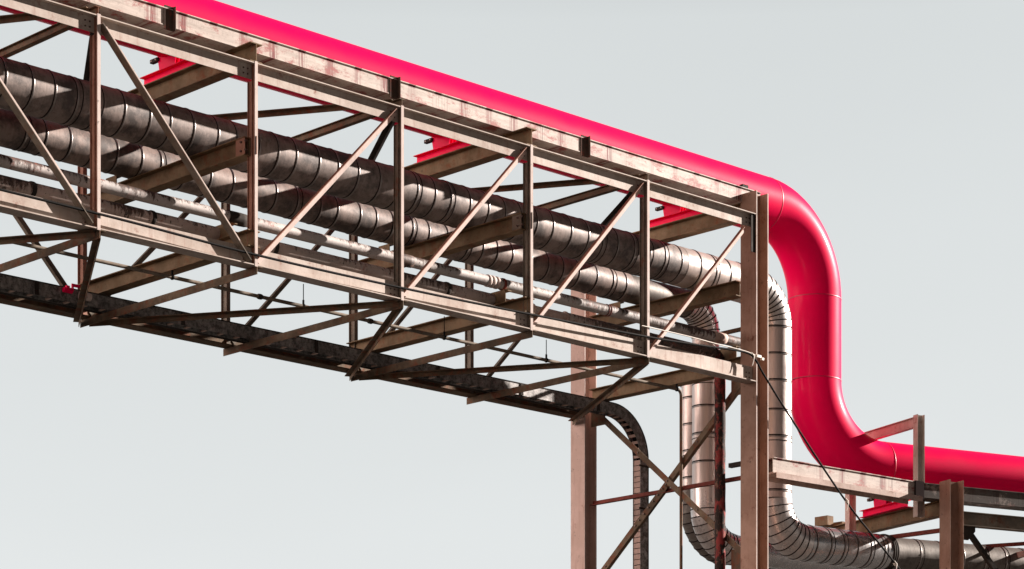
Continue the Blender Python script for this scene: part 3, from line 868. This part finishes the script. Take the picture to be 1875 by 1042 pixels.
# ================================================================ loose cables
def cable(name, pts, rad, mat, label):
    o = MB()
    P = [Vector(p) for p in pts]; out = []
    for i in range(len(P) - 1):          # catmull-rom
        p0, p1, p2, p3 = P[max(i - 1, 0)], P[i], P[i + 1], P[min(i + 2, len(P) - 1)]
        for k in range(8):
            t = k / 8
            out.append(0.5 * ((2 * p1) + (p2 - p0) * t + (2 * p0 - 5 * p1 + 4 * p2 - p3) * t * t + (3 * p1 - p0 - 3 * p2 + p3) * t ** 3))
    out.append(P[-1]); tube(o, out, rad, 10)
    return o.build(name, CB, mat)
CB = thing('black_cable', (6, -0.03, 10.7), 'thin black cable along the near bottom chord, sagging down past the column', 'cable')
cable('sheath', [(-5, -.025, 10.80), (-2.5, -.025, 10.75), (0.23, -.025, 10.725), (2.47, -.025, 10.68), (5.06, -.025, 10.70), (7.6, -.025, 10.76),
                 (10.04, -.025, 10.84), (11.3, -.025, 10.91), (12.25, -.03, 10.965), (12.50, -.05, 10.88), (12.67, -.1, 10.64), (13.29, -.15, 10.02), (14.63, -.2, 8.84), (15.85, -.3, 7.9), (17.6, -.5, 6.4)], 0.0165, M_WIRE, '')
for p in ((14.62, -.2, 8.85), (15.80, -.29, 7.93), (12.45, -.03, 10.93)):
    m = MB(); c = Vector(p)
    ring(m, c, (0.74, 0, -0.67), 0.013, 0.05, 0.010, 12)
    tube(m, [c + Vector((-.04, -.02, .05)), c + Vector((0.02, -.03, 0.0)), c + Vector((0.0, -.03, -.09)), c + Vector((-.03, -.03, -.16))], 0.007, 8)
    m.build('tie', CB, M_TIE)
CB2 = thing('thin_cable', (6, -0.03, 10.8), 'thin pale cable above the black one, ending in a white clamp on the column', 'cable')
CB_ = CB; CB = CB2
cable('sheath', [(9.9, -.02, 10.99), (10.9, -.02, 11.0), (11.6, -.02, 10.99), (12.3, -.02, 10.985), (12.62, -.03, 10.94), (12.75, -.03, 10.93)], 0.008, M_TIE, '')
CB = CB_
m = MB(); box(m, 12.56, 12.66, -.05, -.002, 10.93, 10.97); box(m, 12.68, 12.72, -.05, -.01, 10.90, 10.94); m.build('clamp', CB2, M_TIE)

# ================================================================ the lower bridge on the right
LB = thing('lower_pipe_bridge', (17.0, 1.4, 8.9), 'lower dark pipe bridge at bottom right with a stained girder under the pink pipe', 'bridge')
S0 = Vector((13.36, 0.30, 0)); S1 = Vector((17.0, 0.035, 0)); S2 = S1 + D2 * 6.0
girder([(S0.x, S0.y), (S1.x, S1.y)], 9.235, 9.487, M_STR2, LB, name='pipe_girder')
girder([(S1.x + .002, S1.y), (S2.x, S2.y)], 9.235, 9.487, M_STR3, LB, name='pipe_girder')
# ledge channel below the girder
dS = (S1 - S0).normalized()
m = MB(); bar(m, S0 + Vector((0, -.07, 9.233)), S1 + Vector((-0.09, -.07, 9.233)), [(0.0, 0), (-0.34, 0), (-0.34, -0.09), (-0.33, -0.09), (-0.33, -0.012), (-0.01, -0.012), (-0.01, -0.09), (0, -0.09)])
m.build('ledge_channel', LB, M_BRACEP)
m = MB(); c = S1 + Vector((-0.04, -0.01, 0)); box(m, c.x - 0.18, c.x + 0.05, c.y - 0.012, c.y + 0.020, 9.20, 9.50); m.build('girder_splice', LB, M_SEAM)  # seam black on this plate paints in the shadow over it
# cross beam with portal frame
Q = Vector((17.36, 0.10, 0))
m = MB(); bar(m, Q + Vector((0.06, -0.45, 9.10)) , Q + N2 * 3.25 + Vector((0.06, 0, 9.10)), pI(0.256, 0.2, 0.009, 0.014)); m.build('cross_beam', LB, M_BEAM)
Pn = Vector((17.33, 0.34, 0)); Pf = Pn + N2 * 2.08
for p, z1 in ((Pn, 10.73), (Pf, 10.73)):
    m = MB(); bar(m, p + Vector((-0.06, -0.02, 8.96)), p + Vector((-0.06, -0.02, z1)), pI(0.15, 0.13, 0.008, 0.010), D2); m.build('portal_post', LB, M_CREAM if p is Pn else M_COLF)
m = MB(); bar(m, Pn + Vector((-.06, 0, 10.62)) + N2 * 0.04, Pf + Vector((-.06, 0, 10.62)), pI(0.18, 0.09, 0.008, 0.010)); m.build('portal_beam', LB, M_CREAM)
m = MB(); e = Q + N2 * 3.05
box(m, e.x - 0.22, e.x - 0.05, e.y - 0.05, e.y + 0.25, 9.23, 9.40); box(m, e.x + 0.02, e.x + 0.25, e.y - 0.2, e.y + 0.25, 9.23, 9.30); m.build('pipe_stop', LB, M_BEAM)
saddle((17.78, 1.50, 9.23 + 0.065), N2, 9.23, zL)
# lower truss members past the second column
C2 = Vector((17.12, -0.45, 0))
m = MB()
def loc(a, b, z): return C2 + D2 * a + N2 * b + Vector((0, 0, z))
zt2 = 9.50
for a0, a1_ in ((0, 0.016), (0.274, 0.29)):
    bar(m, loc((a0 + a1_) / 2, 0.15, 0.02), loc((a0 + a1_) / 2, 0.15, zt2), pR(0.016, 0.30), N2)
bar(m, loc(0.145, 0.15, 0.02), loc(0.145, 0.15, zt2 - 0.01), pR(0.257, 0.012), N2)
c2 = m.build('column', LB, M_COLN)
b0 = loc(0.295, 0.10, 8.86)
m = MB(); bar(m, b0, b0 + D2 * 5.2, pI(0.24, 0.16, 0.009, 0.012)); m.build('side_beam', LB, M_POSTG)
m = MB(); bar(m, loc(0.40, 0.12, 8.72), loc(1.75, 0.12, 7.25), pL(0.08, 0.08, 0.01), N2); m.build('diagonal_brace', LB, M_DARK)
m = MB(); vs = [loc(a, b, z) for b in (0.085, 0.095) for a, z in ((0.295, 8.74), (0.60, 8.74), (0.60, 8.66), (0.45, 8.50), (0.295, 8.50))]
m.add(vs, [list(range(5)), list(range(9, 4, -1))] + [[k, 5 + k, 5 + (k + 1) % 5, (k + 1) % 5] for k in range(5)]); m.build('gusset_plate', LB, M_DARK)
m = MB(); bar(m, loc(0.1, 0.4, 8.66), loc(-1.0, 3.6, 8.66), pL(0.07, 0.07, 0.009)); m.build('plan_brace', LB, M_REDSTEEL)
m = MB(); bar(m, loc(0.3, 3.6, 8.66), loc(3.0, 0.1, 8.66), pL(0.07, 0.07, 0.009)); m.build('plan_brace', LB, M_REDSTEEL)
m = MB(); bar(m, loc(2.45, 0.0, 8.50), loc(2.45, 3.6, 8.50), pL(0.09, 0.10, 0.01)); m.build('plan_brace', LB, M_BRACEP)
